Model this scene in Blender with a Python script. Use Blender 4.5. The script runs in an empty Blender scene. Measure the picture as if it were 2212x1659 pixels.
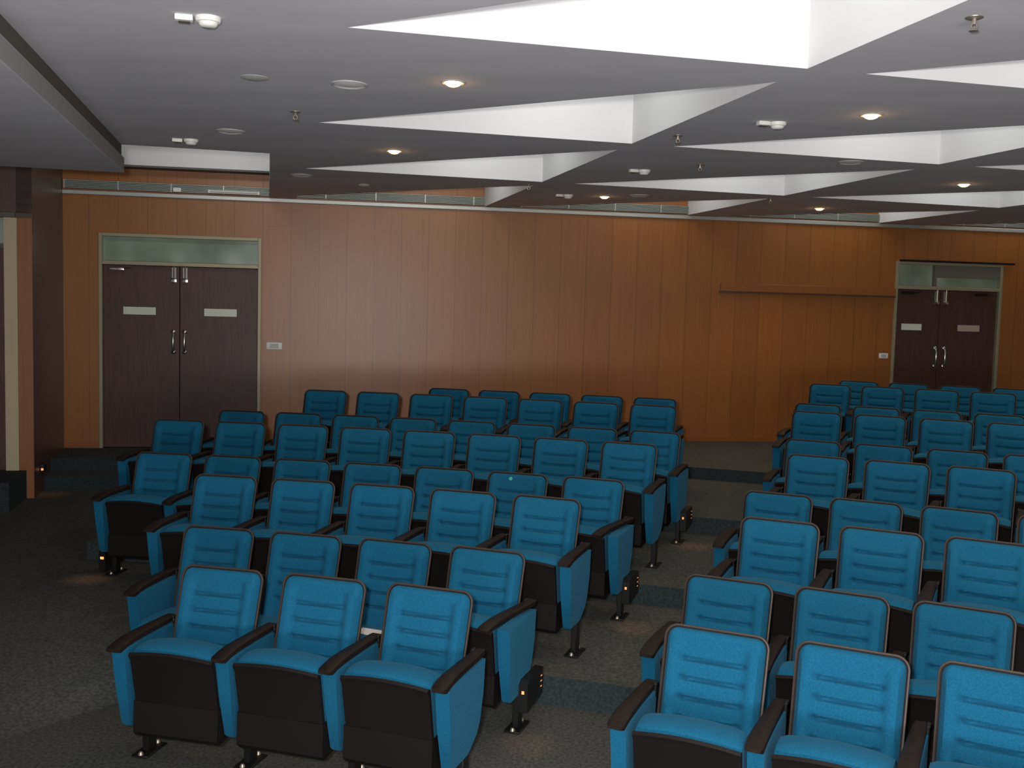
import bpy, bmesh, math, random
from mathutils import Vector, Matrix, geometry
random.seed(7)
C = bpy.context.scene.collection
R = math.radians
PI = math.pi

# ------------------------------------------------------------------ measures
CAMZ = 2.288                       # eye height above the lowest floor
H = 3.518                          # ceiling height above the lowest floor
TH = R(13.689)                     # ceiling grid turned against the camera
E1 = Vector((math.cos(TH), math.sin(TH), 0)); E2 = Vector((-math.sin(TH), math.cos(TH), 0))
WA = R(8.933)                      # back wall direction
A0 = Vector((-5.305, 12.0, 0)); EW = Vector((math.cos(WA), math.sin(WA), 0)); NW = Vector((math.sin(WA), -math.cos(WA), 0))
OX, OY = -5.168, -12.865           # centre of the curved seating rows
LEV = [0.0, 0.175, 0.322, 0.470, 0.596]
RIS = [0, 19.35, 20.97, 22.82, 24.90]

def G(u, v, z=0.0): p = E1*u + E2*v; return Vector((p.x, p.y, z))
def W(s, off=0.0, z=0.0): p = A0 + EW*s + NW*off; return Vector((p.x, p.y, z))
def PL(r, phi, z=0.0): a = R(phi); return Vector((OX + r*math.sin(a), OY + r*math.cos(a), z))

# ------------------------------------------------------------------ materials
def new_mat(name, col, rough=0.6, metal=0.0, spec=0.5, emis=None, estr=0.0):
    m = bpy.data.materials.new(name); m.use_nodes = True
    b = m.node_tree.nodes['Principled BSDF']
    b.inputs['Base Color'].default_value = (*col, 1); b.inputs['Roughness'].default_value = rough
    b.inputs['Metallic'].default_value = metal; b.inputs['Specular IOR Level'].default_value = spec
    if emis:
        b.inputs['Emission Color'].default_value = (*emis, 1); b.inputs['Emission Strength'].default_value = estr
    return m
def nt(m): return m.node_tree.nodes, m.node_tree.links, m.node_tree.nodes['Principled BSDF']
def add_noise(m, c1, c2, scale, detail=3, bump=0.0, coord='Object', stretch=(1,1,1), lo=.35, hi=.65, bscale=None):
    n, l, b = nt(m)
    tc = n.new('ShaderNodeTexCoord'); mp = n.new('ShaderNodeMapping'); mp.inputs['Scale'].default_value = stretch
    l.new(tc.outputs[coord], mp.inputs['Vector'])
    no = n.new('ShaderNodeTexNoise'); no.inputs['Scale'].default_value = scale; no.inputs['Detail'].default_value = detail
    l.new(mp.outputs[0], no.inputs['Vector'])
    cr = n.new('ShaderNodeValToRGB'); cr.color_ramp.elements[0].position = lo; cr.color_ramp.elements[1].position = hi
    cr.color_ramp.elements[0].color = (*c1, 1); cr.color_ramp.elements[1].color = (*c2, 1)
    l.new(no.outputs['Fac'], cr.inputs[0]); l.new(cr.outputs[0], b.inputs['Base Color'])
    if bump:
        bp = n.new('ShaderNodeBump'); bp.inputs['Strength'].default_value = bump; bp.inputs['Distance'].default_value = .004
        if bscale:
            n2 = n.new('ShaderNodeTexNoise'); n2.inputs['Scale'].default_value = bscale; n2.inputs['Detail'].default_value = 2
            l.new(tc.outputs[coord], n2.inputs['Vector']); l.new(n2.outputs['Fac'], bp.inputs['Height'])
        else: l.new(no.outputs['Fac'], bp.inputs['Height'])
        l.new(bp.outputs[0], b.inputs['Normal'])
    return m

M = {}
M['ceiling'] = add_noise(new_mat('grey_painted_ceiling', (.2,.2,.21), .9, spec=.2), (.575,.565,.585), (.63,.62,.64), 1.2, 4, .05, stretch=(1,3,1))
M['coffer'] = new_mat('white_painted_coffer', (.78,.775,.78), .75, spec=.2)
M['soffit_dark'] = new_mat('dark_matt_tone', (.16,.15,.13), .8, spec=.2)  # one dark tone for soffit band, backings and duct strip
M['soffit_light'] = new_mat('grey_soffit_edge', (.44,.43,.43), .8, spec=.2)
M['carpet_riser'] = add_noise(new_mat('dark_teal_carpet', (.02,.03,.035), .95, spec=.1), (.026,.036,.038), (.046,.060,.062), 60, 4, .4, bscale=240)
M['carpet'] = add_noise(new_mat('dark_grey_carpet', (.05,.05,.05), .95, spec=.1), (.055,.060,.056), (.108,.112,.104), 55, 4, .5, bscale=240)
M['fabric'] = add_noise(new_mat('teal_blue_fabric', (.02,.2,.36), .85, spec=.15), (.005,.090,.176), (.008,.118,.218), 160, 2, .15, bscale=500)
M['fabric'].node_tree.nodes['Principled BSDF'].inputs['Sheen Weight'].default_value = .10
M['fabric'].node_tree.nodes['Principled BSDF'].inputs['Sheen Tint'].default_value = (.3,.7,1,1)
M['shell'] = new_mat('black_plastic_shell', (.010,.008,.0075), .65, spec=.15)
M['rim'] = new_mat('dark_brown_plastic_rim', (.048,.035,.028), .5, spec=.35)
M['arm'] = add_noise(new_mat('dark_brown_armrest', (.04,.025,.02), .55, spec=.2), (.010,.0065,.0055), (.019,.012,.009), 40, 3)
M['black_metal'] = new_mat('black_metal', (.012,.012,.012), .45, .3)
M['bolt'] = new_mat('worn_pale_metal', (.45,.40,.33), .4, .7)
M['chrome'] = new_mat('brushed_chrome', (.75,.74,.70), .22, 1.0)
M['alu'] = new_mat('dull_aluminium_rail', (.50,.52,.48), .45, .6)
M['grille'] = new_mat('grey_green_grille', (.33,.36,.32), .5, .3)
M['grille_dark'] = new_mat('dark_grille_gap', (.03,.035,.03), .8)
M['frame'] = new_mat('olive_cream_door_frame', (.36,.33,.21), .45, .2)
M['cream'] = new_mat('cream_painted_door_post', (.62,.54,.36), .22)
M['door'] = add_noise(new_mat('dark_brown_door_laminate', (.035,.017,.013), .5), (.066,.031,.024), (.088,.043,.033), 4, 5, 0, stretch=(12,12,1))
M['plastic_w'] = new_mat('white_plastic', (.85,.84,.80), .45)
M['plastic_off'] = new_mat('off_white_diffuser', (.50,.51,.50), .5)
M['lens'] = new_mat('lit_warm_lamp', (1,.8,.5), .4, emis=(1,.60,.24), estr=17)
M['led'] = new_mat('lit_orange_step_lens', (1,.5,.2), .4, emis=(1,.34,.10), estr=.9)
M['led_bright'] = new_mat('bright_orange_step_lens', (1,.5,.2), .4, emis=(1,.34,.10), estr=1.5)
M['paper'] = new_mat('white_paper', (.8,.78,.76), .7)
M['sticker'] = new_mat('green_sticker', (.08,.45,.38), .5)
M['plate'] = new_mat('pale_vision_panel', (.78,.84,.72), .18, spec=.8)
M['plate_pink'] = new_mat('pinkish_vision_panel', (.52,.42,.32), .25, spec=.6)

def wood(name, base, dark, seams=True, period=.333):
    m = new_mat(name, base, .40, spec=.7); n, l, b = nt(m)
    tc = n.new('ShaderNodeTexCoord')
    mp = n.new('ShaderNodeMapping'); mp.inputs['Scale'].default_value = (22, 22, .7); l.new(tc.outputs['Object'], mp.inputs[0])
    no = n.new('ShaderNodeTexNoise'); no.inputs['Scale'].default_value = 1.6; no.inputs['Detail'].default_value = 5; no.inputs['Roughness'].default_value = .6
    l.new(mp.outputs[0], no.inputs['Vector'])
    cr = n.new('ShaderNodeValToRGB'); cr.color_ramp.elements[0].position = .3; cr.color_ramp.elements[1].position = .72
    cr.color_ramp.elements[0].color = (*dark, 1); cr.color_ramp.elements[1].color = (*base, 1); l.new(no.outputs['Fac'], cr.inputs[0])
    out = cr.outputs[0]
    if seams:
        sx = n.new('ShaderNodeSeparateXYZ'); l.new(tc.outputs['Object'], sx.inputs[0])
        def mth(op, a, bb):
            k = n.new('ShaderNodeMath'); k.operation = op
            for i, v in ((0, a), (1, bb)):
                if isinstance(v, (int, float)): k.inputs[i].default_value = v
                elif v is not None: l.new(v, k.inputs[i])
            return k.outputs[0]
        d = mth('DIVIDE', mth('SUBTRACT', sx.outputs[0], 2.285), period)
        fl = mth('FLOOR', d, None); fr = mth('SUBTRACT', d, fl)
        # each board its own slight tone
        wn = n.new('ShaderNodeTexWhiteNoise'); wn.noise_dimensions = '1D'; l.new(fl, wn.inputs['W'])
        tone = mth('ADD', mth('MULTIPLY', wn.outputs['Value'], .10), .95)
        line = mth('LESS_THAN', mth('MINIMUM', fr, mth('SUBTRACT', 1.0, fr)), .013)
        k = mth('SUBTRACT', tone, mth('MULTIPLY', line, .33))
        mx = n.new('ShaderNodeVectorMath'); mx.operation = 'SCALE'; l.new(out, mx.inputs[0]); l.new(k, mx.inputs['Scale']); out = mx.outputs[0]
    l.new(out, b.inputs['Base Color'])
    return m
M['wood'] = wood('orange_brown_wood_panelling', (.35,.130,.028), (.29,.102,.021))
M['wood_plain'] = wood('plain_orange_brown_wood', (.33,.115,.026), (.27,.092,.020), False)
M['wood_dark'] = wood('darkened_wood_panelling', (.10,.050,.036), (.075,.037,.027), False)  # on the left wall the poor light is put into this darker colour

def transom_mat():
    m = new_mat('frosted_transom_glass', (.25,.30,.24), .25, spec=.8); n, l, b = nt(m)
    tc = n.new('ShaderNodeTexCoord'); no = n.new('ShaderNodeTexNoise'); no.inputs['Scale'].default_value = 2.2; no.inputs['Detail'].default_value = 1
    l.new(tc.outputs['Object'], no.inputs['Vector'])
    cr = n.new('ShaderNodeValToRGB'); e = cr.color_ramp.elements
    e[0].position = .3; e[0].color = (.17,.24,.18,1); e[1].position = .75; e[1].color = (.46,.52,.46,1)  # patch tones paint reflections and light from behind into the pane
    x = e.new(.52); x.color = (.28,.36,.26,1); l.new(no.outputs['Fac'], cr.inputs[0]); l.new(cr.outputs[0], b.inputs['Base Color'])
    return m
M['transom'] = transom_mat()

# ------------------------------------------------------------------ mesh helpers
def bx(bm, x0, x1, y0, y1, z0, z1, mat=None):
    r = bmesh.ops.create_cube(bm, size=1)
    vs = r['verts']
    for v in vs:
        v.co = Vector((x0 if v.co.x < 0 else x1, y0 if v.co.y < 0 else y1, z0 if v.co.z < 0 else z1))
        if mat: v.co = mat @ v.co
    return vs
def prism(bm, poly, z0, z1):
    """poly: list of (x,y), extruded from z0 to z1"""
    lo = [bm.verts.new((p[0], p[1], z0)) for p in poly]; hi = [bm.verts.new((p[0], p[1], z1)) for p in poly]
    n = len(poly)
    bm.faces.new(list(reversed(lo))); bm.faces.new(hi)
    for i in range(n): bm.faces.new((lo[i], lo[(i+1)%n], hi[(i+1)%n], hi[i]))
def side_prism(bm, prof, x0, x1):
    """prof: list of (y,z), extruded along x"""
    a = [bm.verts.new((x0, p[0], p[1])) for p in prof]; b = [bm.verts.new((x1, p[0], p[1])) for p in prof]
    n = len(prof)
    bm.faces.new(a); bm.faces.new(list(reversed(b)))
    for i in range(n): bm.faces.new((a[i], b[i], b[(i+1)%n], a[(i+1)%n]))
def lathe(bm, prof, seg=28, cx=0, cy=0):
    """prof: list of (r,z)"""
    rings = []
    for r, z in prof:
        if r < 1e-6: rings.append([bm.verts.new((cx, cy, z))]); continue
        rings.append([bm.verts.new((cx + r*math.cos(2*PI*k/seg), cy + r*math.sin(2*PI*k/seg), z)) for k in range(seg)])
    for a, b in zip(rings, rings[1:]):
        for k in range(seg):
            k2 = (k+1) % seg
            if len(a) == 1 and len(b) == 1: continue
            if len(a) == 1: bm.faces.new((a[0], b[k], b[k2]))
            elif len(b) == 1: bm.faces.new((a[k], a[k2], b[0]))
            else: bm.faces.new((a[k], a[k2], b[k2], b[k]))
def tube(bm, pts, r, seg=8):
    pts = [Vector(p) for p in pts]; rings = []
    for i, p in enumerate(pts):
        d = (pts[min(i+1, len(pts)-1)] - pts[max(i-1, 0)]).normalized()
        a = d.orthogonal().normalized(); b = d.cross(a)
        if rings:   # keep the ring aligned with the one before
            a = (prev_a - d*prev_a.dot(d)).normalized(); b = d.cross(a)
        prev_a = a
        rings.append([bm.verts.new(p + (a*math.cos(2*PI*k/seg) + b*math.sin(2*PI*k/seg))*r) for k in range(seg)])
    for x, y in zip(rings, rings[1:]):
        for k in range(seg): bm.faces.new((x[k], x[(k+1)%seg], y[(k+1)%seg], y[k]))
    bm.faces.new(list(reversed(rings[0]))); bm.faces.new(rings[-1])
def bevel(bm, w, seg=2, ang=35):
    es = [e for e in bm.edges if len(e.link_faces) == 2 and e.calc_face_angle(0) > R(ang)]
    if es: bmesh.ops.bevel(bm, geom=es, offset=w, segments=seg, affect='EDGES', profile=.6, clamp_overlap=True)
def obj(name, bm, m, parent=None, smooth=False, loc=None, rotz=0.0):
    bmesh.ops.recalc_face_normals(bm, faces=bm.faces[:])
    me = bpy.data.meshes.new(name); bm.to_mesh(me); bm.free()
    me.materials.append(M[m] if isinstance(m, str) else m)
    if smooth:
        for p in me.polygons: p.use_smooth = True
        try: me.set_sharp_from_angle(angle=R(42))
        except Exception: pass
    o = bpy.data.objects.new(name, me); C.objects.link(o)
    if parent: o.parent = parent
    if loc is not None: o.location = loc
    o.rotation_euler = (0, 0, rotz)
    return o
def thing(name, label, cat, loc=(0,0,0), rotz=0, group=None):
    o = bpy.data.objects.new(name, None); C.objects.link(o); o.empty_display_size = .1
    o.location = loc; o.rotation_euler = (0, 0, rotz); o['label'] = label; o['category'] = cat
    if group: o['group'] = group
    return o
def tag(o, label, cat, group=None):
    o['label'] = label; o['category'] = cat
    if group: o['group'] = group
    return o
def struct(o, label=None, cat=None):
    o['kind'] = 'structure'
    if label: o['label'] = label; o['category'] = cat
    return o
def copy_tree(o, parent=None):
    c = o.copy(); C.objects.link(c); c.parent = parent
    for ch in list(o.children): copy_tree(ch, c)
    return c

# ------------------------------------------------------------------ FLOOR (tiers in concentric arcs, steps at the left)
UL = -2.315                                   # left wall line in the ceiling grid
def to_poly(ps): return [(p.x, p.y) for p in ps]
floor_bm = bmesh.new()
prism(floor_bm, to_poly([G(-5.2,-4.2), G(13,-4.2), G(13,17), G(-5.2,17)]), -.2, 0)
def back_right(): return [PL(31.5, 34), W(16.5, -.05), W(-.3, -.05)]
VST = {1: 11.42, 2: 11.77, 3: 12.12}
for k in (1, 2, 3):
    phi0 = 4.9 if k < 3 else 4.6
    a0 = 9.3 if k == 1 else phi0
    arc = [PL(RIS[k], a0 + (38-a0)*i/60) for i in range(61)]
    if k == 1: arc = [PL(19.84 - .5*min(1, max(0, (-5.5+14.8*i/30-5)/4.3)), -5.5 + 14.8*i/30) for i in range(31)] + arc[1:]
    right = [G(13, 9 + 1.2*k)] if False else []
    st = arc[0]; v0 = st.dot(E2); rr0 = RIS[k] if k > 1 else 21.0
    left = []
    if v0 < VST[k]:
        # follow the block's left edge back to the steps by the left wall
        r = rr0
        while PL(r, phi0).dot(E2) < VST[k]: r += .02
        q = PL(r, phi0); left = [G(UL, VST[k]), q]
    else: left = [G(UL, VST[k])]
    if k == 1: left = [G(-5.05, 13.2), G(-5.05, arc[0].dot(E2))]
    poly = left + arc + [W(17.5, -.3), W(-.2, -.3)]
    prism(floor_bm, to_poly(poly), LEV[k-1], LEV[k])
arc = [PL(RIS[4], 8.0 + 30*i/50) for i in range(51)]
prism(floor_bm, to_poly([W(2.55, -.25)] + arc + [W(17.5, -.3)]), LEV[3], LEV[4])
bmesh.ops.remove_doubles(floor_bm, verts=floor_bm.verts[:], dist=1e-5)
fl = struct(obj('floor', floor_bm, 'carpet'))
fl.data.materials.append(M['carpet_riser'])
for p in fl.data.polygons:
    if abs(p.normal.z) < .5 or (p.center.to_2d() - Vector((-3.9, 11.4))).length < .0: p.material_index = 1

# carpeted ramp easing the left aisle up to the second tier
bm = bmesh.new(); N_, M_ = 30, 16; rows_ = []
for i in range(N_+1):
    ph_ = -5.5 + 14.8*i/N_; q = min(1, max(0, (ph_-5)/4.3)); ra_ = 17.1 + 1.6*q*q; rb_ = 19.85 - .5*q
    rows_.append([bm.verts.new(PL(ra_ + (rb_-ra_)*j/M_, ph_, -.003 + .1783*(lambda t: t*t*(3-2*t))(j/M_))) for j in range(M_+1)])
for x_, y_ in zip(rows_, rows_[1:]):
    for j in range(M_): bm.faces.new((x_[j], x_[j+1], y_[j+1], y_[j]))
struct(obj('floor_ramp', bm, 'carpet', smooth=True))

# ------------------------------------------------------------------ BACK WALL
DOORS = [(.40, 2.27, LEV[3], 3.03), (10.50, 12.06, LEV[4], 3.03)]
HW = 4.6
bm = bmesh.new()
xs = [0, .40, 2.27, 10.50, 12.06, 16.2]
for i in range(5):
    x0, x1 = xs[i], xs[i+1]
    d = [q for q in DOORS if abs(q[0]-x0) < .01]
    z0 = d[0][3] if d else .3
    bx(bm, x0, x1, 0, .16, z0, HW)
wall = struct(obj('wall_back', bm, 'wood', loc=A0, rotz=WA))
# header panel over and beside the left door: slightly proud of the rest, its edge throws the long vertical joint
bm = bmesh.new()
for a, b, c, d in ((2.27, 2.285, LEV[3], H+.1),): bx(bm, a, b, -.008, 0, c, d)
bx(bm, 2.285, 3.25, -.004, 0, 3.175, 3.183)
bx(bm, 0.0, .40, -.012, 0, LEV[3]+.005, LEV[3]+.07); 
struct(obj('trim_1', bm, 'wood_plain', loc=A0, rotz=WA))
bm = bmesh.new(); bx(bm, 2.32, 10.45, -.014, 0, LEV[4]+.002, LEV[4]+.06); bx(bm, 12.12, 16, -.014, 0, LEV[4]+.002, LEV[4]+.06)
struct(obj('baseboard_back', bm, 'wood_plain', loc=A0, rotz=WA))
# pale rail where the ceiling meets the wall
bm = bmesh.new(); bx(bm, 0.0, 16.1, -.035, 0, 3.462, 3.512); bevel(bm, .006, 1)
struct(obj('trim_2', bm, 'alu', loc=A0, rotz=WA))
# grille strip above the rail: back plate, slats, posts
gr = thing('ventilation_grille', 'long grey-green slatted air grille on top of the pale rail of the wood wall', 'air grille', A0 + Vector((0,0,3.53)), WA)
bm = bmesh.new(); bx(bm, .02, 16, -.012, -.002, 0, .10); obj('backing', bm, 'grille_dark', gr)
bm = bmesh.new()
for k in range(6): bx(bm, .02, 16, -.034, -.012, .004+.0165*k, .0135+.0165*k)
o = obj('slat_panel', bm, 'grille', gr)
for k in range(0, 27):
    bm = bmesh.new(); bx(bm, .02+.6*k, .032+.6*k, -.038, -.011, 0, .100); obj('mullion', bm, 'alu', gr)

def double_door(n, s0, s1, zb, zt, right=False):
    zb += .002
    d = bpy.data.objects.new('door_%d' % n, None); C.objects.link(d); d.location = A0; d.rotation_euler = (0,0,WA)
    d['kind'] = 'structure'
    ztr = 2.66                                    # underside of the transom bar
    w = .04
    bm = bmesh.new()
    bx(bm, s0, s0+w, -.02, .12, zb, zt); bx(bm, s1-w, s1, -.02, .12, zb, zt)
    bx(bm, s0+w, s1-w, -.02, .12, zt-w, zt); bx(bm, s0+w, s1-w, -.02, .12, ztr, ztr+.045)
    bevel(bm, .004, 1); obj('door_frame', bm, 'frame', d)
    bm = bmesh.new(); bx(bm, s0+w, s1-w, .05, .062, ztr+.045, zt-w); obj('transom_pane', bm, 'transom', d)
    if right:
        bm = bmesh.new(); bx(bm, 11.06, 11.10, .0, .05, ztr+.045, zt-w); bx(bm, 11.10, s1-w, .0, .05, ztr+.17, zt-w-.01)
        obj('transom_reflection', bm, 'soffit_dark', d)  # dark pieces standing in for a reflection in the pane
        bm = bmesh.new(); bx(bm, s0+w, s1+.14, -.05, -.02, zt-.006, zt+.02); obj('head_rail', bm, 'black_metal', d)
    mid = (s0+s1)/2 + (-.02 if not right else -.09)
    for side in (-1, 1):
        a, b = (s0+w+.004, mid-.004) if side < 0 else (mid+.004, s1-w-.004)
        bm = bmesh.new(); bx(bm, a, b, .03, .075, zb+.008, ztr-.004); bevel(bm, .003, 1)
        lf = obj('door_leaf', bm, 'door', d)
        # vision strip
        if right: va, vb = ((10.64, 10.93) if side < 0 else (11.46, 11.78)); vz0, vz1 = 2.115, 2.20
        else: va, vb = ((.67, 1.04) if side < 0 else (1.60, 1.98)); vz0, vz1 = 2.075, 2.165
        bm = bmesh.new(); bx(bm, va, vb, .022, .03, vz0, vz1); obj('vision_panel', bm, 'plate_pink' if (right and side > 0) else 'plate', lf)
        # tubular pull handle with two round stand-offs
        hx = (mid + side*.065)
        bm = bmesh.new()
        z0, z1 = 1.64, 1.88
        bow = .05
        tube(bm, [(hx, .03, z0), (hx, -.03, z0+.008), (hx, -.045, z0+.05), (hx, -.045, z1-.05), (hx, -.03, z1-.008), (hx, .03, z1)], .012, 10)
        hd = obj('pull_handle', bm, 'chrome', lf, True)
        for zz in (z0, z1):
            bm = bmesh.new(); bmesh.ops.create_uvsphere(bm, u_segments=14, v_segments=10, radius=.027)
            for v in bm.verts: v.co = Vector((v.co.x*1.15 + hx, v.co.y*.7 - .012, v.co.z + zz))
            obj('handle_mount', bm, 'chrome', hd, True)
        # tower bolt at the head of the leaf
        bm = bmesh.new(); bx(bm, hx-.028, hx+.028, .018, .03, 2.47, ztr-.01); bevel(bm, .004, 1); bt = obj('tower_bolt', bm, 'chrome', lf)
        bm = bmesh.new(); tube(bm, [(hx, .008, 2.49), (hx, .008, ztr+.01)], .009, 8); obj('bolt_rod', bm, 'chrome', bt, True)
        bm = bmesh.new(); bx(bm, hx-.034, hx+.034, .0, .03, 2.465, 2.52); bevel(bm, .01, 2); obj('bolt_knob', bm, 'chrome', bt, True)
        if (side < 0) or right:
            cx = a+.07 if side < 0 else b-.33
            bm = bmesh.new(); bx(bm, cx, cx+.17, -.005, .03, ztr-.065, ztr-.03); bevel(bm, .006, 2)
            tube(bm, [(cx+.16, -.0, ztr-.045), (cx+.26, -.03, ztr-.035)], .007, 6)
            obj('door_closer', bm, 'chrome' if not right else 'black_metal', lf, True)
    return d
double_door(1, *DOORS[0])
double_door(2, *DOORS[1], right=True)
# dark backing behind both doors
bm = bmesh.new()
for q in DOORS: bx(bm, q[0]-.1, q[1]+.1, .161, .18, q[2]-.1, q[3]+.1)
struct(obj('trim_3', bm, 'soffit_dark', loc=A0, rotz=WA))

# switch plates
def switch(s, z, w, h, label, grey):
    t = thing('switch_plate', label, 'switch', W(s, 0, z), WA)
    bm = bmesh.new(); bx(bm, -w/2, w/2, -.016, -.001, -h/2, h/2); bevel(bm, .006, 2); obj('plate', bm, 'plastic_w', t, True)
    bm = bmesh.new(); bx(bm, -w*.27, w*.27, -.021, -.016, -h*.28, h*.28); bevel(bm, .002, 1); obj('rocker', bm, 'grille' if grey else 'plastic_off', t)
switch(2.43, 1.735, .185, .085, 'white wall switch plate with grey centre beside the left double door', True)
switch(10.385, 1.765, .13, .07, 'small white wall switch plate left of the right double door', False)
# wooden ledge
bm = bmesh.new(); bx(bm, 8.06, 10.49, -.055, -.001, 2.56, 2.665); bevel(bm, .004, 1)
lg = obj('wooden_ledge', bm, 'wood_plain', loc=A0, rotz=WA); tag(lg, 'long horizontal wooden ledge fixed to the wood wall left of the right door', 'ledge')
bm = bmesh.new(); bx(bm, 8.05, 10.49, -.062, -.001, 2.54, 2.558); obj('lower_lip', bm, 'wood_dark', lg)

# ------------------------------------------------------------------ CEILING with triangular coffers
U0, V0, CA, CP, CQ, CB = .347, 4.728, 2.288, 2.615, 2.526, 2.213
def clip_back(poly):
    """keep only the part of a (world xy) polygon in front of the back wall"""
    out = []
    n = len(poly)
    def sd(p): return (p - A0).dot(NW) - .002
    for i in range(n):
        a, b = poly[i], poly[(i+1) % n]; da, db = sd(a), sd(b)
        if da >= 0: out.append(a)
        if (da >= 0) != (db >= 0): out.append(a + (b-a)*(da/(da-db)))
    return out
holes = []
for c in range(0, 5):
    for r in range(-2, 4):
        u, v = U0 + c*CP, V0 + r*CQ
        if v-CB < -3.2 or u+CA > 12.2: continue
        tri = [G(u, v), G(u+CA, v), G(u+CA, v-CB)]
        if r == 3: tri = [G(u, 14), G(u, v), G(u+CA, v-CB), G(u+CA, 14)]   # the last row runs on to the wood wall
        cl = clip_back(tri)
        if len(cl) >= 3: holes.append((cl, r == 3))
OPEN_R, OPEN_V, SOF_U = .03, 8.92, -1.13
v_end = 17
outer = clip_back([G(-5.0, -4), G(12.6, -4), G(12.6, 17), G(OPEN_R, 17), G(OPEN_R, OPEN_V), G(-5.0, OPEN_V)])
pts, edges, faces = [], [], []
def addloop(loop):
    s = len(pts)
    for p in loop: pts.append(Vector((p.x, p.y)))
    for i in range(len(loop)): edges.append((s+i, s+(i+1) % len(loop)))
addloop(outer)
for h_, _ in holes: addloop(h_)
def inside(p, loop):
    c = False; n = len(loop)
    for i in range(n):
        a, b = loop[i], loop[(i+1) % n]
        if (a.y > p.y) != (b.y > p.y) and p.x < (b.x-a.x)*(p.y-a.y)/(b.y-a.y)+a.x: c = not c
    return c
vo, eo, fo, *_ = geometry.delaunay_2d_cdt(pts, edges, [], 0, 1e-5)
bm = bmesh.new(); vs = [bm.verts.new((p.x, p.y, H)) for p in vo]
for f in fo:
    cen = sum((vo[i] for i in f), Vector((0,0)))/len(f)
    if inside(cen, outer) and not any(inside(cen, h_) for h_, _ in holes):
        bm.faces.new([vs[i] for i in f])
top = bmesh.ops.extrude_face_region(bm, geom=bm.faces[:])
for v in [g_ for g_ in top['geom'] if isinstance(g_, bmesh.types.BMVert)]: v.co.z += .003
ceil = struct(obj('ceiling', bm, 'ceiling'))
CH = .62
for h_, clipped in holes:
    bm = bmesh.new(); n = len(h_); t_ = .012
    # walls of the light well; the side along the back wall stays open
    cen = sum(h_, Vector())/n
    for i in range(n):
        a, b = h_[i], h_[(i+1) % n]
        if abs((a-A0).dot(NW)-.002) < 1e-3 and abs((b-A0).dot(NW)-.002) < 1e-3: continue
        d = (b-a).normalized(); nn = Vector((d.y, -d.x, 0))
        if nn.dot((a+b)/2-cen) < 0: nn = -nn
        prism(bm, to_poly([a-nn*.0015, b-nn*.0015, b+nn*t_, a+nn*t_]), H+.0035, H+CH)
        prism(bm, to_poly([a-nn*.0015, b-nn*.0015, b-nn*.0003, a-nn*.0003]), H+.0003, H+.0035)
    prism(bm, to_poly(h_), H+CH, H+CH+.012)
    o = obj('coffer', bm, 'coffer', ceil)
# plenum lid over the open strip by the left door, white boxed duct above the wood
bm = bmesh.new(); bx(bm, .02, 2.6, -.25, -.0, 3.80, 4.3); bevel(bm, .003, 1)
struct(obj('trim_4', bm, 'coffer', loc=A0, rotz=WA))
bm = bmesh.new(); bx(bm, .02, 2.6, -.235, -.003, 3.782, 3.799); struct(obj('duct_shade_strip', bm, 'soffit_dark', loc=A0, rotz=WA))  # dark strip standing in for the shadow under the duct
bm = bmesh.new()
prism(bm, to_poly(clip_back([G(-2.6, OPEN_V-.2), G(OPEN_R+.1, OPEN_V-.2), G(OPEN_R+.1, 15), G(-2.6, 15)])), HW-.2, HW-.15)
prism(bm, to_poly(clip_back([G(OPEN_R+.001, OPEN_V), G(OPEN_R+.03, OPEN_V), G(OPEN_R+.03, 15), G(OPEN_R+.001, 15)])), H+.001, HW-.2)
struct(obj('trim_6', bm, 'ceiling'))
# small things seen on the rail shelf inside the opening: bright lamp ends
for s_, w_, lab in ((1.30, .05, 'small white conduit box on the rail above the left door'),):
    bm = bmesh.new(); bx(bm, s_-w_/2-.02, s_+w_/2+.02, -.09, -.04, 3.53, 3.58); bevel(bm, .008, 2)
    tag(obj('junction_box', bm, 'plastic_w', loc=A0, rotz=WA), lab, 'junction box')
tb = thing('tube_light', 'unlit white tube light lying on the rail above the left double door', 'light', W(1.95, .07, 3.545), WA)
bm = bmesh.new(); bx(bm, -.30, .30, -.012, .03, -.012, .03); bevel(bm, .004, 1); obj('batten', bm, 'plastic_w', tb)
bm = bmesh.new(); tube(bm, [(-.27, -.028, .012), (.27, -.028, .012)], .012, 10); obj('tube', bm, 'paper', tb, True)

# dropped soffit along the left: dark recess band over a lighter band
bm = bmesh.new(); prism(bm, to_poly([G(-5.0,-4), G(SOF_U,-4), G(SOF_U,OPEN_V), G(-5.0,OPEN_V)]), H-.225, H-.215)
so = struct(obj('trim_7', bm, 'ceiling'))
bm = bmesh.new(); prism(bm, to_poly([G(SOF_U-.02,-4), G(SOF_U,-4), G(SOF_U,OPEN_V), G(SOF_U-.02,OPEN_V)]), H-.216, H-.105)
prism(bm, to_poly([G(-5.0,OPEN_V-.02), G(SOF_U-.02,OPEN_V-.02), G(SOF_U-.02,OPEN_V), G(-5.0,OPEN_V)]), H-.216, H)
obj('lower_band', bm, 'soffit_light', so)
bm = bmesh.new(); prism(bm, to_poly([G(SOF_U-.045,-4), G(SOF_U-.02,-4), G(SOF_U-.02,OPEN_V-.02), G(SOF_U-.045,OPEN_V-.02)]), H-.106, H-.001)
obj('upper_band', bm, 'soffit_dark', so)

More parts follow.
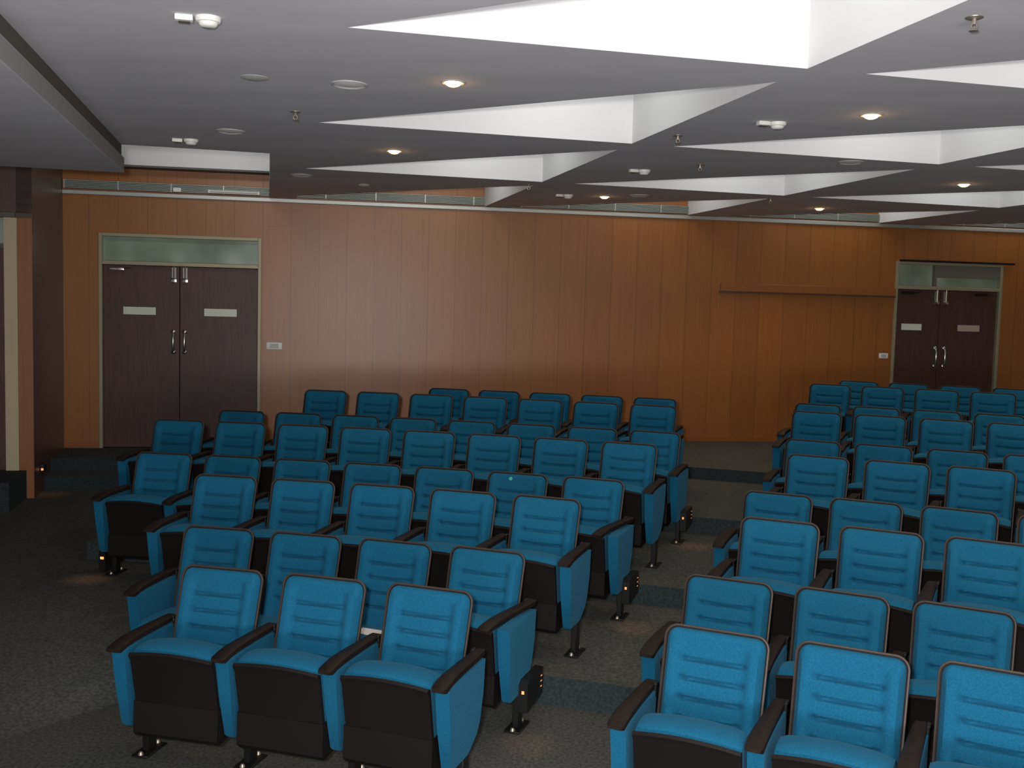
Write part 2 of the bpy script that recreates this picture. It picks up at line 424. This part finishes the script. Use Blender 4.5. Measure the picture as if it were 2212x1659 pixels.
# ------------------------------------------------------------------ LEFT WALL, raised side door, other walls
bm = bmesh.new()
prism(bm, to_poly([G(UL-.15, 11.30), G(UL, 11.30), G(UL, 13.4), G(UL-.15, 13.4)]), -.1, HW)
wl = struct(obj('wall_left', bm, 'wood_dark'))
DV = 11.30
bm = bmesh.new()                                   # strip of wall facing the room, between corner and door post
prism(bm, to_poly([G(UL-.137, DV-.012), G(UL, DV-.012), G(UL, DV-.001), G(UL-.137, DV-.001)]), LEV[3], 3.05)
prism(bm, to_poly([G(UL-.07, DV-.012), G(UL, DV-.012), G(UL, DV-.001), G(UL-.07, DV-.001)]), 0.0, LEV[3])
struct(obj('trim_8', bm, 'wood_plain'))
d3 = bpy.data.objects.new('door_3', None); C.objects.link(d3); d3['kind'] = 'structure'
bm = bmesh.new()
prism(bm, to_poly([G(UL-.262, DV-.03), G(UL-.139, DV-.03), G(UL-.139, DV+.1), G(UL-.262, DV+.1)]), LEV[3], 3.05); bevel(bm, .01, 2)
obj('door_post', bm, 'cream', d3)
bm = bmesh.new()
prism(bm, to_poly([G(UL-1.3, DV-.03), G(UL-.263, DV-.03), G(UL-.263, DV+.05), G(UL-1.3, DV+.05)]), 2.74, 2.785)
prism(bm, to_poly([G(UL-1.3, DV-.05), G(UL-.15, DV-.05), G(UL-.15, DV+.05), G(UL-1.3, DV+.05)]), 3.052, 3.10)
obj('transom_bar', bm, 'soffit_dark', d3)
bm = bmesh.new(); prism(bm, to_poly([G(UL-1.3, DV+.03), G(UL-.264, DV+.03), G(UL-.264, DV+.04), G(UL-1.3, DV+.04)]), 2.786, 3.05)
obj('transom_pane', bm, 'transom', d3)
bm = bmesh.new(); prism(bm, to_poly([G(UL-1.3, DV+.0), G(UL-.265, DV+.0), G(UL-.265, DV+.045), G(UL-1.3, DV+.045)]), LEV[3]+.005, 2.739)
obj('door_leaf', bm, 'door', d3)
bm = bmesh.new()
prism(bm, to_poly([G(-5.0, DV+.101), G(UL-.151, DV+.101), G(UL-.151, DV+.2), G(-5.0, DV+.2)]), -.1, HW)
prism(bm, to_poly([G(-5.0, DV), G(UL-1.301, DV), G(UL-1.301, DV+.1), G(-5.0, DV+.1)]), -.1, H)
prism(bm, to_poly([G(UL-1.3, DV), G(UL-.001, DV), G(UL-.001, DV+.1), G(UL-1.3, DV+.1)]), 3.101, HW)
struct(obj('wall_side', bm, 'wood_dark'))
bm = bmesh.new(); prism(bm, to_poly([G(-5.0, DV-.75), G(UL-.075, DV-.75), G(UL-.075, DV-.013), G(-5.0, DV-.013)]), .001, LEV[3]-.002)
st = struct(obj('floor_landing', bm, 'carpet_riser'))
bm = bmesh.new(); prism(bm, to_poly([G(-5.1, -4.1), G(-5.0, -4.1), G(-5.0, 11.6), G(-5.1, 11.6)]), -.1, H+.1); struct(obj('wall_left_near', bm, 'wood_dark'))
bm = bmesh.new(); prism(bm, to_poly([G(-5.1, -4.1), G(12.7, -4.1), G(12.7, -4.0), G(-5.1, -4.0)]), -.1, H+.1); struct(obj('wall_front', bm, 'wood_plain'))
bm = bmesh.new(); prism(bm, to_poly([G(12.6, -4.0), G(12.7, -4.0), G(12.7, 17), G(12.6, 17)]), -.1, HW); struct(obj('wall_right', bm, 'wood_plain'))
# roof over the light wells so nothing leaks in
bm = bmesh.new(); prism(bm, to_poly([G(-5.2,-4.2), G(12.8,-4.2), G(12.8,17.2), G(-5.2,17.2)]), HW+.02, HW+.1); struct(obj('ceiling_slab', bm, 'soffit_dark'))

# step light on the left wall
t = thing('step_light', 'small black step light low on the dark left wall by the steps', 'step light', G(UL, 11.62, .72-.28), TH)
bm = bmesh.new(); bx(bm, .001, .045, -.06, .06, -.04, .05); bevel(bm, .006, 1); obj('housing', bm, 'black_metal', t)
bm = bmesh.new(); bx(bm, .012, .036, -.062, -.0605, -.018, .004); obj('lens', bm, 'led', t)

# ------------------------------------------------------------------ CHAIRS
S = .56
def back_meshes():
    Wd, Ht, rc = .432, .53, .048
    tilt = math.atan2(.155, .50)
    up = Vector((0, math.sin(tilt), math.cos(tilt))); fn = Vector((0, -math.cos(tilt), math.sin(tilt)))
    top = Vector((0, 0, .895))
    def hw(d, w=Wd, h=Ht, r=rc):
        x = w/2 - .006*(d/h)
        if d < r: x -= r - math.sqrt(max(0, r*r-(r-d)**2))
        rb = .02
        if h-d < rb: x -= rb - math.sqrt(max(0, rb*rb-(rb-(h-d))**2))
        return x
    # pad
    bm = bmesh.new()
    nb, na = 64, 30
    ds = []
    for i in range(nb+1):
        t = i/nb; ds.append(Ht*t)
    ds = sorted(set([0, .002, .006, .012, .02, .03] + [d for d in ds if d > .035 and d < Ht-.03] + [Ht-.02, Ht-.01, Ht-.003, Ht]))
    def sm(x): x = max(0, min(1, x)); return x*x*(3-2*x)
    rows = []
    for d in ds:
        h = hw(d); row = []
        for j in range(na+1):
            a = -1 + 2*j/na; a = math.copysign(abs(a)**.8, a)
            x = a*h
            edge = min(h-abs(x), d, Ht-d)
            f = .036*math.sqrt(max(0, 1-(1-min(edge, .028)/.028)**2))
            q = sm((abs(x)-.128)/.035)*sm((h-abs(x))/.03)
            f += .020*q*sm((d-.03)/.05)
            cmask = sm((.150-abs(x))/.03)
            for g in (.125, .207, .290, .373):
                k = math.exp(-((d-g-.006*math.cos(x*9))/.0065)**2)
                f -= .021*k*cmask
                f += .004*math.exp(-((d-g-.04)/.025)**2)*cmask
            # pulled-in button marks where each groove ends
            for g in (.125, .207, .290, .373):
                rr = ((d-g)**2 + (abs(x)-.128)**2)
                f -= .013*math.exp(-rr/(.010**2))
            p = top + Vector((x, 0, 0)) - up*d + fn*f
            row.append(bm.verts.new(p))
        rows.append(row)
    for r1, r2 in zip(rows, rows[1:]):
        for j in range(na): bm.faces.new((r1[j], r1[j+1], r2[j+1], r2[j]))
    bmesh.ops.remove_doubles(bm, verts=bm.verts[:], dist=2e-5)
    pad = bm
    # shell behind the pad, standing out as a thin rim
    bm = bmesh.new(); out = []
    W2, H2, r2 = Wd+.016, Ht+.012, rc+.006
    n = 12
    pts = []
    for k in range(n+1):
        a = PI/2*k/n; pts.append((-(W2/2-r2) - r2*math.cos(a), r2 - r2*math.sin(a) - .008))
    for k in range(n+1):
        a = PI/2*(1-k/n); pts.append(((W2/2-r2) + r2*math.cos(a), r2 - r2*math.sin(a) - .008))
    pts += [(W2/2-.006, Ht-.02), (W2/2-.03, Ht), (-W2/2+.03, Ht), (-W2/2+.006, Ht-.02)]
    a_, b_ = [], []
    for x, d in pts:
        a_.append(bm.verts.new(top + Vector((x, 0, 0)) - up*d + fn*.006)); b_.append(bm.verts.new(top + Vector((x*.97, 0, 0)) - up*(d+.004) - fn*.028))
    m = len(pts)
    bm.faces.new(a_); bm.faces.new(list(reversed(b_)))
    for i in range(m): bm.faces.new((a_[i], b_[i], b_[(i+1)%m], a_[(i+1)%m]))
    bevel(bm, .005, 2, 40)
    shell = bm
    # the brown piping between pad and shell
    bm = bmesh.new()
    path = [tuple(top + Vector((x, 0, 0)) - up*d + fn*.010) for x, d in pts[:-2] if True]
    start = [tuple(top + Vector((-W2/2+.006, 0, 0)) - up*(Ht-.02) + fn*.010)]
    tube(bm, start + path, .0058, 6)
    return pad, shell, bm
def smooth_prof(bm): bevel(bm, .012, 3, 30)
PAD, SHELL, PIPE = back_meshes()
def arm_bm():
    bm = bmesh.new(); ys = [-.55, -.53, -.48, -.42, -.34, -.24, -.14, -.06, -.035]
    rings = []
    for y in ys:
        t = (-y-.035)/.515
        w = .026 + .010*min(1, t*1.3)
        if y < -.54: w *= .80
        zt = .648 - .020*max(0, (t-.72)/.28)**1.6 + .004*math.sin(t*PI)
        th = .026 if y > -.54 else .016
        if y > -.04: th = .018; w *= .85
        rings.append([bm.verts.new(c) for c in ((-w, y, zt-th), (-w, y, zt-.004), (-w*.82, y, zt), (w*.82, y, zt), (w, y, zt-.004), (w, y, zt-th))])
    for a, b in zip(rings, rings[1:]):
        for k in range(6): bm.faces.new((a[k], a[(k+1)%6], b[(k+1)%6], b[k]))
    bm.faces.new(rings[0]); bm.faces.new(list(reversed(rings[-1])))
    for v in bm.verts: pass
    return bm
def panel_bm():
    bm = bmesh.new()
    side_prism(bm, [(-.505,.618), (-.06,.612), (-.075,.45), (-.095,.32), (-.125,.265), (-.23,.205), (-.42,.205), (-.44,.225), (-.475,.42)], -.034, .034)
    for v in bm.verts: v.co.x *= .62 + .38*min(1, max(0, (v.co.z-.2)/.25))
    bevel(bm, .011, 3, 25); return bm
MESH = {}
def part_mesh(key, name, bm, mat, smooth=True):
    bmesh.ops.recalc_face_normals(bm, faces=bm.faces[:])
    me = bpy.data.meshes.new(key); bm.to_mesh(me); bm.free(); me.materials.append(M[mat])
    if smooth:
        for p in me.polygons: p.use_smooth = True
        try: me.set_sharp_from_angle(angle=R(40))
        except Exception: pass
    MESH[key] = (name, me)
part_mesh('pad', 'backrest', PAD, 'fabric'); part_mesh('shell', 'back_shell', SHELL, 'shell'); part_mesh('pipe', 'piping', PIPE, 'rim')
def cushion():
    # cross-section of the tipped-up seat cushion; x rings give the crowned front edge
    bm = bmesh.new(); n = 18; rings = []
    for i in range(n+1):
        x = -1+2*i/n; cr = 1-x*x; X = x*.214
        sq = math.sqrt(max(0, 1-abs(x)**10))*.92+.08
        cz = .40
        prof = [(-.492,.583),(-.478,.606),(-.45,.620),(-.40,.626),(-.35,.622),(-.318,.604),(-.298,.565),(-.245,.47),(-.205,.40),(-.19,.34),(-.22,.285),(-.30,.25),(-.40,.25),(-.43,.28)]
        rings.append([bm.verts.new((X, p[0] - .012*cr*(1 if p[0] < -.44 else 0) , cz+(p[1]-cz)*(.96+.04*sq) + (.020*cr if p[1] > .55 else 0))) for p in prof])
    m = len(rings[0])
    for a, b in zip(rings, rings[1:]):
        for k in range(m): bm.faces.new((a[k], a[(k+1)%m], b[(k+1)%m], b[k]))
    bm.faces.new(rings[0]); bm.faces.new(list(reversed(rings[-1])))
    bevel(bm, .008, 2, 60)
    return bm
part_mesh('seat', 'seat', cushion(), 'fabric')
def pan():
    bm = bmesh.new(); n = 16; f, b = [], []
    for i in range(n+1):
        x = -1+2*i/n; cr = 1-x*x; X = x*.217
        f.append([bm.verts.new(c) for c in ((X, -.497-.012*cr, .560+.020*cr), (X, -.515-.012*cr, .590+.020*cr), (X, -.507-.012*cr, .603+.020*cr), (X, -.482-.012*cr, .592+.020*cr), (X, -.43, .34), (X, -.452-.006*cr, .34))])
    for a, c in zip(f, f[1:]):
        for k in range(6): bm.faces.new((a[k], a[(k+1)%6], c[(k+1)%6], c[k]))
    bm.faces.new(f[0]); bm.faces.new(list(reversed(f[-1])))
    return bm
part_mesh('pan', 'seat_pan', pan(), 'shell')
def lower():
    bm = bmesh.new()
    side_prism(bm, [(-.462,.352), (-.30,.352), (-.28,.30), (-.30,.19), (-.445,.175), (-.468,.20)], -.222, .222); bevel(bm, .008, 2, 30)
    return bm
part_mesh('lower', 'lower_housing', lower(), 'shell')
bm = bmesh.new()
side_prism(bm, [(-.555,.40), (-.560,.435), (-.545,.462), (-.50,.474), (-.35,.468), (-.20,.452), (-.14,.44), (-.135,.37), (-.53,.365)], -.212, .212); bevel(bm, .016, 3, 35)
part_mesh('seat_low', 'seat', bm, 'fabric')
bm = bmesh.new(); side_prism(bm, [(-.548,.348), (-.552,.364), (-.14,.368), (-.14,.335), (-.40,.315)], -.210, .210); bevel(bm, .006, 2, 30)
part_mesh('pan_low', 'seat_pan', bm, 'shell')
part_mesh('panel', 'side_panel', panel_bm(), 'fabric')
part_mesh('arm', 'armrest', arm_bm(), 'arm')
bm = bmesh.new(); bx(bm, -.018, .018, -.275, -.205, .012, .22); bevel(bm, .004, 1); part_mesh('leg', 'leg', bm, 'black_metal')
bm = bmesh.new(); bx(bm, -.045, .045, -.33, -.15, 0.0005, .012); bevel(bm, .003, 1); part_mesh('foot', 'foot_plate', bm, 'black_metal')
for i_, y in enumerate((-.315, -.165)):
    bm = bmesh.new(); lathe(bm, [(0, .028), (.008, .027), (.013, .018), (.014, .0115)], 10, 0, y)
    part_mesh('bolt%d' % i_, 'foot_bolt', bm, 'bolt')
bm = bmesh.new(); bx(bm, .024, .036, -.075, -.05, .585, .648); bx(bm, .024, .040, -.085, -.04, .640, .652); bevel(bm, .003, 1); part_mesh('bracket', 'arm_bracket', bm, 'black_metal')
# floor-wash lamp box under an end panel
bm = bmesh.new(); side_prism(bm, [(-.30,.115), (-.30,.265), (-.27,.285), (-.03,.285), (-.03,.135)], .012, .062); bevel(bm, .006, 1); part_mesh('lamp', 'step_light', bm, 'black_metal', False)
bm = bmesh.new(); bx(bm, .030, .044, -.303, -.3005, .215, .232); 
for k in range(3): bx(bm, .0625, .0640, -.070, -.050, .180+.030*k, .184+.030*k)
part_mesh('lampl', 'lens', bm, 'led', False)

bm = bmesh.new(); bx(bm, .022, .048, -.304, -.3005, .212, .230); part_mesh('lampb', 'lens', bm, 'led_bright', False)

def part(key, parent, x=0.0):
    name, me = MESH[key]; o = bpy.data.objects.new(name, me); C.objects.link(o); o.parent = parent; o.location.x = x; return o
def build_chair(root, right_end=False, lamp=0, arm_turn=None, low=False):
    part('pad', root); sh = part('shell', root); part('pipe', sh); part('seat_low' if low else 'seat', root); part('pan_low' if low else 'pan', root)
    if not low: part('lower', root)
    sides = [-S/2] + ([S/2] if right_end else [])
    for x in sides:
        part('panel', root, x); a = part('arm', root, x)
        lg = part('leg', root, x); fp = part('foot', lg); part('bolt0', lg); part('bolt1', lg)
        br = part('bracket', a)
        if x > 0:
            br.location.x = -.06
            if arm_turn:
                # end armrest knocked askew: turned about its rear fixing
                piv = Vector((x, -.06, .63))
                mt = Matrix.Translation(piv) @ Matrix.Rotation(R(arm_turn[0]), 4, 'Z') @ Matrix.Rotation(R(arm_turn[1]), 4, 'X') @ Matrix.Translation(-piv) @ Matrix.Translation(Vector((x, 0, .012)))
                a.matrix_local = mt
    if lamp > 0: l = part('lamp', root, S/2+.012); part('lampl', l)
    if lamp < 0:
        l = part('lamp', root, -S/2-.004); l.scale.x = -1; l.location.y = -.075; l.location.z = -.075; part('lampb', l)
ORD = ['nearest', 'second', 'third', 'fourth', 'fifth', 'sixth', 'seventh', 'eighth', 'ninth', 'tenth']
RORD = ['front', 'second', 'third', 'fourth', 'fifth', 'sixth', 'seventh', 'eighth', 'ninth', 'rear']
ROWS = [('L',0,18.401,15.12,3,0),('L',1,19.252,15.24,4,0),('L',2,20.038,15.68,5,1),('L',3,20.870,16.06,7,1),('L',4,21.802,16.31,8,2),('L',5,22.675,16.50,8,2),('L',6,23.543,16.13,7,3),('L',7,24.336,15.90,5,3),
        ('R',0,18.255,19.50,3,0),('R',1,19.145,19.30,3,0),('R',2,19.943,19.83,3,1),('R',3,20.858,19.57,4,1),('R',4,21.792,20.10,3,2),('R',5,22.749,19.85,4,2),('R',6,23.783,19.77,4,3),('R',7,24.658,19.68,4,3),('R',8,25.920,19.81,4,4),('R',9,26.749,20.43,4,4)]
EXTRA_L, EXTRA_R = 0.0, 4.5
LIMIT = {'L': {}, 'R': {}}
for blk, ri, r, phi, n, lv in ROWS:
    for k in range(n):
        # k = 0 is the chair on the centre aisle
        ph = phi + (-k if blk == 'L' else k)*math.degrees(S/r)
        pos = PL(r, ph, LEV[lv])
        extra = EXTRA_R if blk == 'R' else (4.2 if k == 0 else 2.6 if k == 1 else 1.3 if k == 2 else 0.4)
        far = 'left' if blk == 'L' else 'right'
        rowtxt = ('front row' if ri == 0 else '%s row' % ('rearmost' if (ri == 7 and blk == 'L') or ri == 9 else RORD[ri]))
        aisle = 'on the centre aisle' if k == 0 else '%s from the centre aisle' % ORD[k]
        lab = 'teal blue tip-up auditorium chair, %s block, %s, %s' % (far, rowtxt, aisle)
        lamp = 0; turn = None
        if blk == 'L' and k == 0 and ri in (1, 3, 5): lamp = 1
        if blk == 'L' and k == n-1 and ri == 3: lamp = -1
        if blk == 'L' and k == 0 and ri == 1: turn = (-13, 3); lab = 'teal blue chair with skewed armrest and step light, left block, second row, centre aisle'
        if blk == 'L' and k == 0 and ri == 3: turn = (-13, 2); lab = 'teal blue chair with skewed armrest and step light, left block, fourth row, centre aisle'
        if blk == 'L' and k == n-1 and ri == 3: lab = 'teal blue tip-up chair with orange step light, left block, fourth row, far left end'
        low = blk == 'L' and ri == 1 and k > 0
        if low: lab = 'teal blue chair with seat folded down, left block, second row, %s' % aisle
        t = thing('auditorium_chair', lab, 'chair', pos, -R(ph+extra), 'teal blue auditorium chairs in the %s block' % far)
        build_chair(t, blk == 'L' and k == 0 or (blk == 'R' and k == n-1), lamp, turn, low)
        if blk == 'L' and ri == 3 and k == 1:
            bm = bmesh.new(); lathe(bm, [(0, .0015), (.014, .0012), (.015, 0)], 6)
            st_ = obj('sticker', bm, 'sticker', t); st_.location = (-.045, -.045, .868); st_.rotation_euler = (R(73), 0, 0); st_['label'] = 'small green sticker on the backrest'
# paper left on a second-row seat
ph2 = 15.24 - math.degrees(S/19.252)
bm = bmesh.new()
side_prism(bm, [(-.05,0.002), (.05,0), (.05,.003), (-.05,.005)], -.09, .10)
pp = obj('paper_sheet', bm, 'paper', loc=PL(19.252-.36, ph2, .4705), rotz=-R(ph2+8)); tag(pp, 'folded white paper lying on a lowered second-row seat behind the front chairs', 'paper')

# ------------------------------------------------------------------ CEILING FITTINGS
def place(o, u, v, z=H+.0008): o.location = G(u, v, z); o.rotation_euler = (0, 0, TH)
dl = thing('downlight', 'x', 'ceiling light', group='lit warm downlights in the grey ceiling')
bm = bmesh.new(); lathe(bm, [(.048, .0), (.048, -.004), (.062, -.007), (.069, -.003), (.069, 0)], 32); obj('trim_ring', bm, 'plastic_off', dl, True)
bm = bmesh.new(); lathe(bm, [(0, -.026), (.022, -.024), (.038, -.016), (.047, -.003)], 32); obj('lamp', bm, 'lens', dl, True)
DL = [(1.0,5.67,'nearest lit warm downlight, beside the first white triangular coffer'), (1.0,8.34,'lit warm downlight nearest the left door, before the third left coffer'), (3.6,5.66,'large lit warm downlight between the two columns of coffers, upper right'),
      (3.6,10.73,'lit warm downlight close to the wood wall near the ceiling middle'), (6.22,8.22,'lit warm downlight at the far right edge above the fourth coffer column'), (6.23,10.75,'small lit warm downlight near the wood wall on the right')]
for i, (u, v, lab) in enumerate(DL):
    o = dl if i == 0 else copy_tree(dl)
    place(o, u, v); o['label'] = lab
    sp = bpy.data.lights.new('downlight_beam', 'SPOT'); sp.energy = 34; sp.color = (1, .66, .34); sp.spot_size = R(128); sp.spot_blend = .7; sp.shadow_soft_size = .04
    so_ = bpy.data.objects.new('downlight_beam', sp); C.objects.link(so_); so_.location = G(u, v, H-.03)
    sp = bpy.data.lights.new('downlight_spill', 'POINT'); sp.energy = .10; sp.color = (1, .50, .18); sp.shadow_soft_size = .03
    so_ = bpy.data.objects.new('downlight_spill', sp); C.objects.link(so_); so_.location = G(u, v, H-.055)
dd = thing('round_ceiling_diffuser', 'x', 'ceiling diffuser', group='unlit round white diffusers in the ceiling')
bm = bmesh.new(); lathe(bm, [(.085, 0), (.085, -.005), (.093, -.010), (.104, -.006), (.106, 0)], 36); obj('trim_ring', bm, 'plastic_off', dd, True)
bm = bmesh.new(); lathe(bm, [(0, -.010), (.05, -.009), (.084, -.003)], 36); obj('diffuser', bm, 'plastic_w', dd, True)
DD = [(.45,5.93,'round white unlit diffuser left of the nearest downlight'), (-.26,7.87,'round white unlit diffuser above the left door area'), (4.56,7.42,'round white unlit diffuser under the large middle coffer'),
      (3.9,10.45,'round white unlit diffuser right of the downlight by the wood wall'), (.99,10.84,'small faint round diffuser in the ceiling near the wood wall'), (.33,10.3,'faint round diffuser left of the third left coffer tip')]
for i, (u, v, lab) in enumerate(DD):
    o = dd if i == 0 else copy_tree(dd)
    place(o, u, v); o['label'] = lab
    if i in (4,): o.scale = (.6, .6, 1)
o = tag(obj('ceiling_cover', (lambda b: (lathe(b, [(0,-.012),(.05,-.010),(.078,-.003),(.08,0)], 30), b)[1])(bmesh.new()), 'plastic_off', smooth=True), 'flat round cover plate left of the nearest unlit diffuser', 'cover plate'); place(o, -.07, 5.95)
dt = thing('smoke_detector', 'x', 'smoke detector', group='white smoke detectors on the ceiling')
bm = bmesh.new(); lathe(bm, [(0,-.043), (.030,-.042), (.040,-.034), (.042,-.024), (.052,-.022), (.056,-.012), (.056,0)], 30, .055, 0); obj('detector_body', bm, 'plastic_w', dt, True)
bm = bmesh.new(); bx(bm, -.085, -.008, -.028, .028, -.026, -.0); bevel(bm, .006, 2); rb = obj('response_box', bm, 'plastic_w', dt, True)
bm = bmesh.new(); bx(bm, -.07, -.022, -.02, .02, -.031, -.0262); obj('box_window', bm, 'soffit_dark', rb)
DT = [(-.31,4.77,'white smoke detector with response box, nearest, at upper left of ceiling'), (-.63,8.42,'small white smoke detector above the left door'), (3.15,6.1,'white smoke detector between the coffers, left of the large downlight'),
      (3.18,8.57,'white smoke detector between the second and third coffer rows'), (3.14,10.77,'white smoke detector left of the downlight by the wood wall')]
for i, (u, v, lab) in enumerate(DT):
    o = dt if i == 0 else copy_tree(dt)
    place(o, u, v); o['label'] = lab
sk = thing('sprinkler_head', 'x', 'sprinkler', group='sprinkler heads on the ceiling')
bm = bmesh.new(); lathe(bm, [(.0,-.008), (.022,-.008), (.036,-.003), (.037,0)], 24); obj('cover_plate', bm, 'bolt', sk, True)
bm = bmesh.new(); tube(bm, [(0,0,-.005), (0,0,-.030)], .009, 8)
tube(bm, [(-.008,0,-.022), (-.014,0,-.040), (-.004,0,-.052)], .0035, 6); tube(bm, [(.008,0,-.022), (.014,0,-.040), (.004,0,-.052)], .0035, 6); obj('sprinkler_body', bm, 'bolt', sk, True)
bm = bmesh.new(); lathe(bm, [(0,-.052), (.018,-.053), (.019,-.056), (0,-.057)], 16); obj('deflector', bm, 'bolt', sk, True)
SK = [(2.81,3.71,'brass sprinkler head at the upper right, nearest of all'), (2.81,6.8,'sprinkler head between the first and second coffer columns'), (.18,6.91,'sprinkler head left of the second coffer tip'),
      (2.57,10.06,'sprinkler head beside the partly cut coffer near the wood wall'), (5.26,10.09,'sprinkler head at the right, next to the second cut coffer'), (3.54,8.06,'dark-rimmed sprinkler head over the middle of the ceiling')]
for i, (u, v, lab) in enumerate(SK):
    o = sk if i == 0 else copy_tree(sk)
    place(o, u, v); o['label'] = lab

# ------------------------------------------------------------------ LIGHT
def area(name, loc, target, sx, sy, e, col):
    l = bpy.data.lights.new(name, 'AREA'); l.shape = 'RECTANGLE'; l.size = sx; l.size_y = sy; l.energy = e; l.color = col
    o = bpy.data.objects.new(name, l); C.objects.link(o); o.location = loc
    o.rotation_euler = (Vector(target)-Vector(loc)).to_track_quat('-Z', 'Y').to_euler(); return o
area('front_fill', (2.6, -3.2, 1.2), (3.5, 9, 2.6), 7, 1.6, 210, (1, .97, .98))  # broad unseen fill, added for soft ambient light from the front
pl = bpy.data.lights.new('camera_flash', 'SPOT'); pl.shadow_soft_size = .07; area('ceiling_fill', (.6, -1.6, .7), (.8, .6, 3.5), 5, 1.2, 190, (1, .98, 1)); pl.energy = 760; pl.color = (1, .97, .95); pl.spot_size = R(125); pl.spot_blend = .95  # the upward area light is an added fill that brightens the near ceiling
po = bpy.data.objects.new('camera_flash', pl); C.objects.link(po); po.location = (-.14, -.06, CAMZ+.12); po.rotation_euler = (R(97), 0, R(-11))
# cove light inside the light wells
for c in range(0, 4):
    for r in range(-1, 4):
        u, v = U0 + c*CP, V0 + r*CQ
        cl_ = area('coffer_light', G(u+CA*.70, v-CB*.32, H+CH-.03), G(u+CA*.70, v-CB*.32, 0), .8, .8, 5.5, (.97, 1, .97))
area('opening_fill', G(-.55, 11.0, HW-.25), G(-.55, 12.2, 3.9), 1.0, .3, 9, (.97, 1, .97))  # added fill, brightens the white duct inside the ceiling opening
for u, v in ((3.6,3.1), (6.22,3.1), (6.22,5.66), (8.85,5.66), (8.85,8.2)):
    sp = bpy.data.lights.new('downlight_beam', 'SPOT'); sp.energy = 34; sp.color = (1, .66, .34); sp.spot_size = R(128); sp.spot_blend = .7; sp.shadow_soft_size = .04
    so_ = bpy.data.objects.new('downlight_beam', sp); C.objects.link(so_); so_.location = G(u, v, H-.03)
# low glow of the step lights on the carpet
for p, e in ((PL(19.252-.45, 15.24+1.15, LEV[0]+.2), .5), (PL(20.87-.45, 16.06+1.1, LEV[1]+.2), .5), (PL(22.675-.35, 16.5+1.0, LEV[2]+.2), .7), (PL(20.87-.45, 16.06-6*1.537-1.1, LEV[1]+.2), .6), (G(UL+.12, 11.5, .42), .4)):
    sp = bpy.data.lights.new('step_glow', 'SPOT'); sp.energy = e; sp.color = (1, .42, .2); sp.spot_size = R(100); sp.spot_blend = .8; sp.shadow_soft_size = .02
    so_ = bpy.data.objects.new('step_glow', sp); C.objects.link(so_); so_.location = p
wld = bpy.data.worlds.new('world'); bpy.context.scene.world = wld; wld.use_nodes = True
wld.node_tree.nodes['Background'].inputs[0].default_value = (.02,.02,.022,1); wld.node_tree.nodes['Background'].inputs[1].default_value = 1

# ------------------------------------------------------------------ CAMERA
cam = bpy.data.cameras.new('camera'); co = bpy.data.objects.new('camera', cam); C.objects.link(co)
cam.sensor_width = 36; cam.sensor_fit = 'HORIZONTAL'; cam.lens = 2197.23/2212*36; cam.clip_start = .02
r_ = Vector((0.99964505, 0.00202118, 0.02656476)); u_ = Vector((-0.02664154, 0.07583897, 0.9967641)); w_ = Vector((0, 0.99711803, -0.0758659))
mt = Matrix((( r_.x, u_.x, -w_.x, 0), (r_.y, u_.y, -w_.y, 0), (r_.z, u_.z, -w_.z, 0), (0,0,0,1)))
mt.translation = Vector((0, 0, CAMZ)); co.matrix_world = mt
bpy.context.scene.camera = co
vs_ = bpy.context.scene.view_settings
vs_.view_transform = 'Standard'; vs_.look = 'None'; vs_.gamma = 1; vs_.exposure = 0; vs_.use_curve_mapping = False

cy = bpy.context.scene.cycles
cy.max_bounces = 5; cy.diffuse_bounces = 3; cy.glossy_bounces = 2; cy.transmission_bounces = 2; cy.caustics_reflective = False; cy.caustics_refractive = False
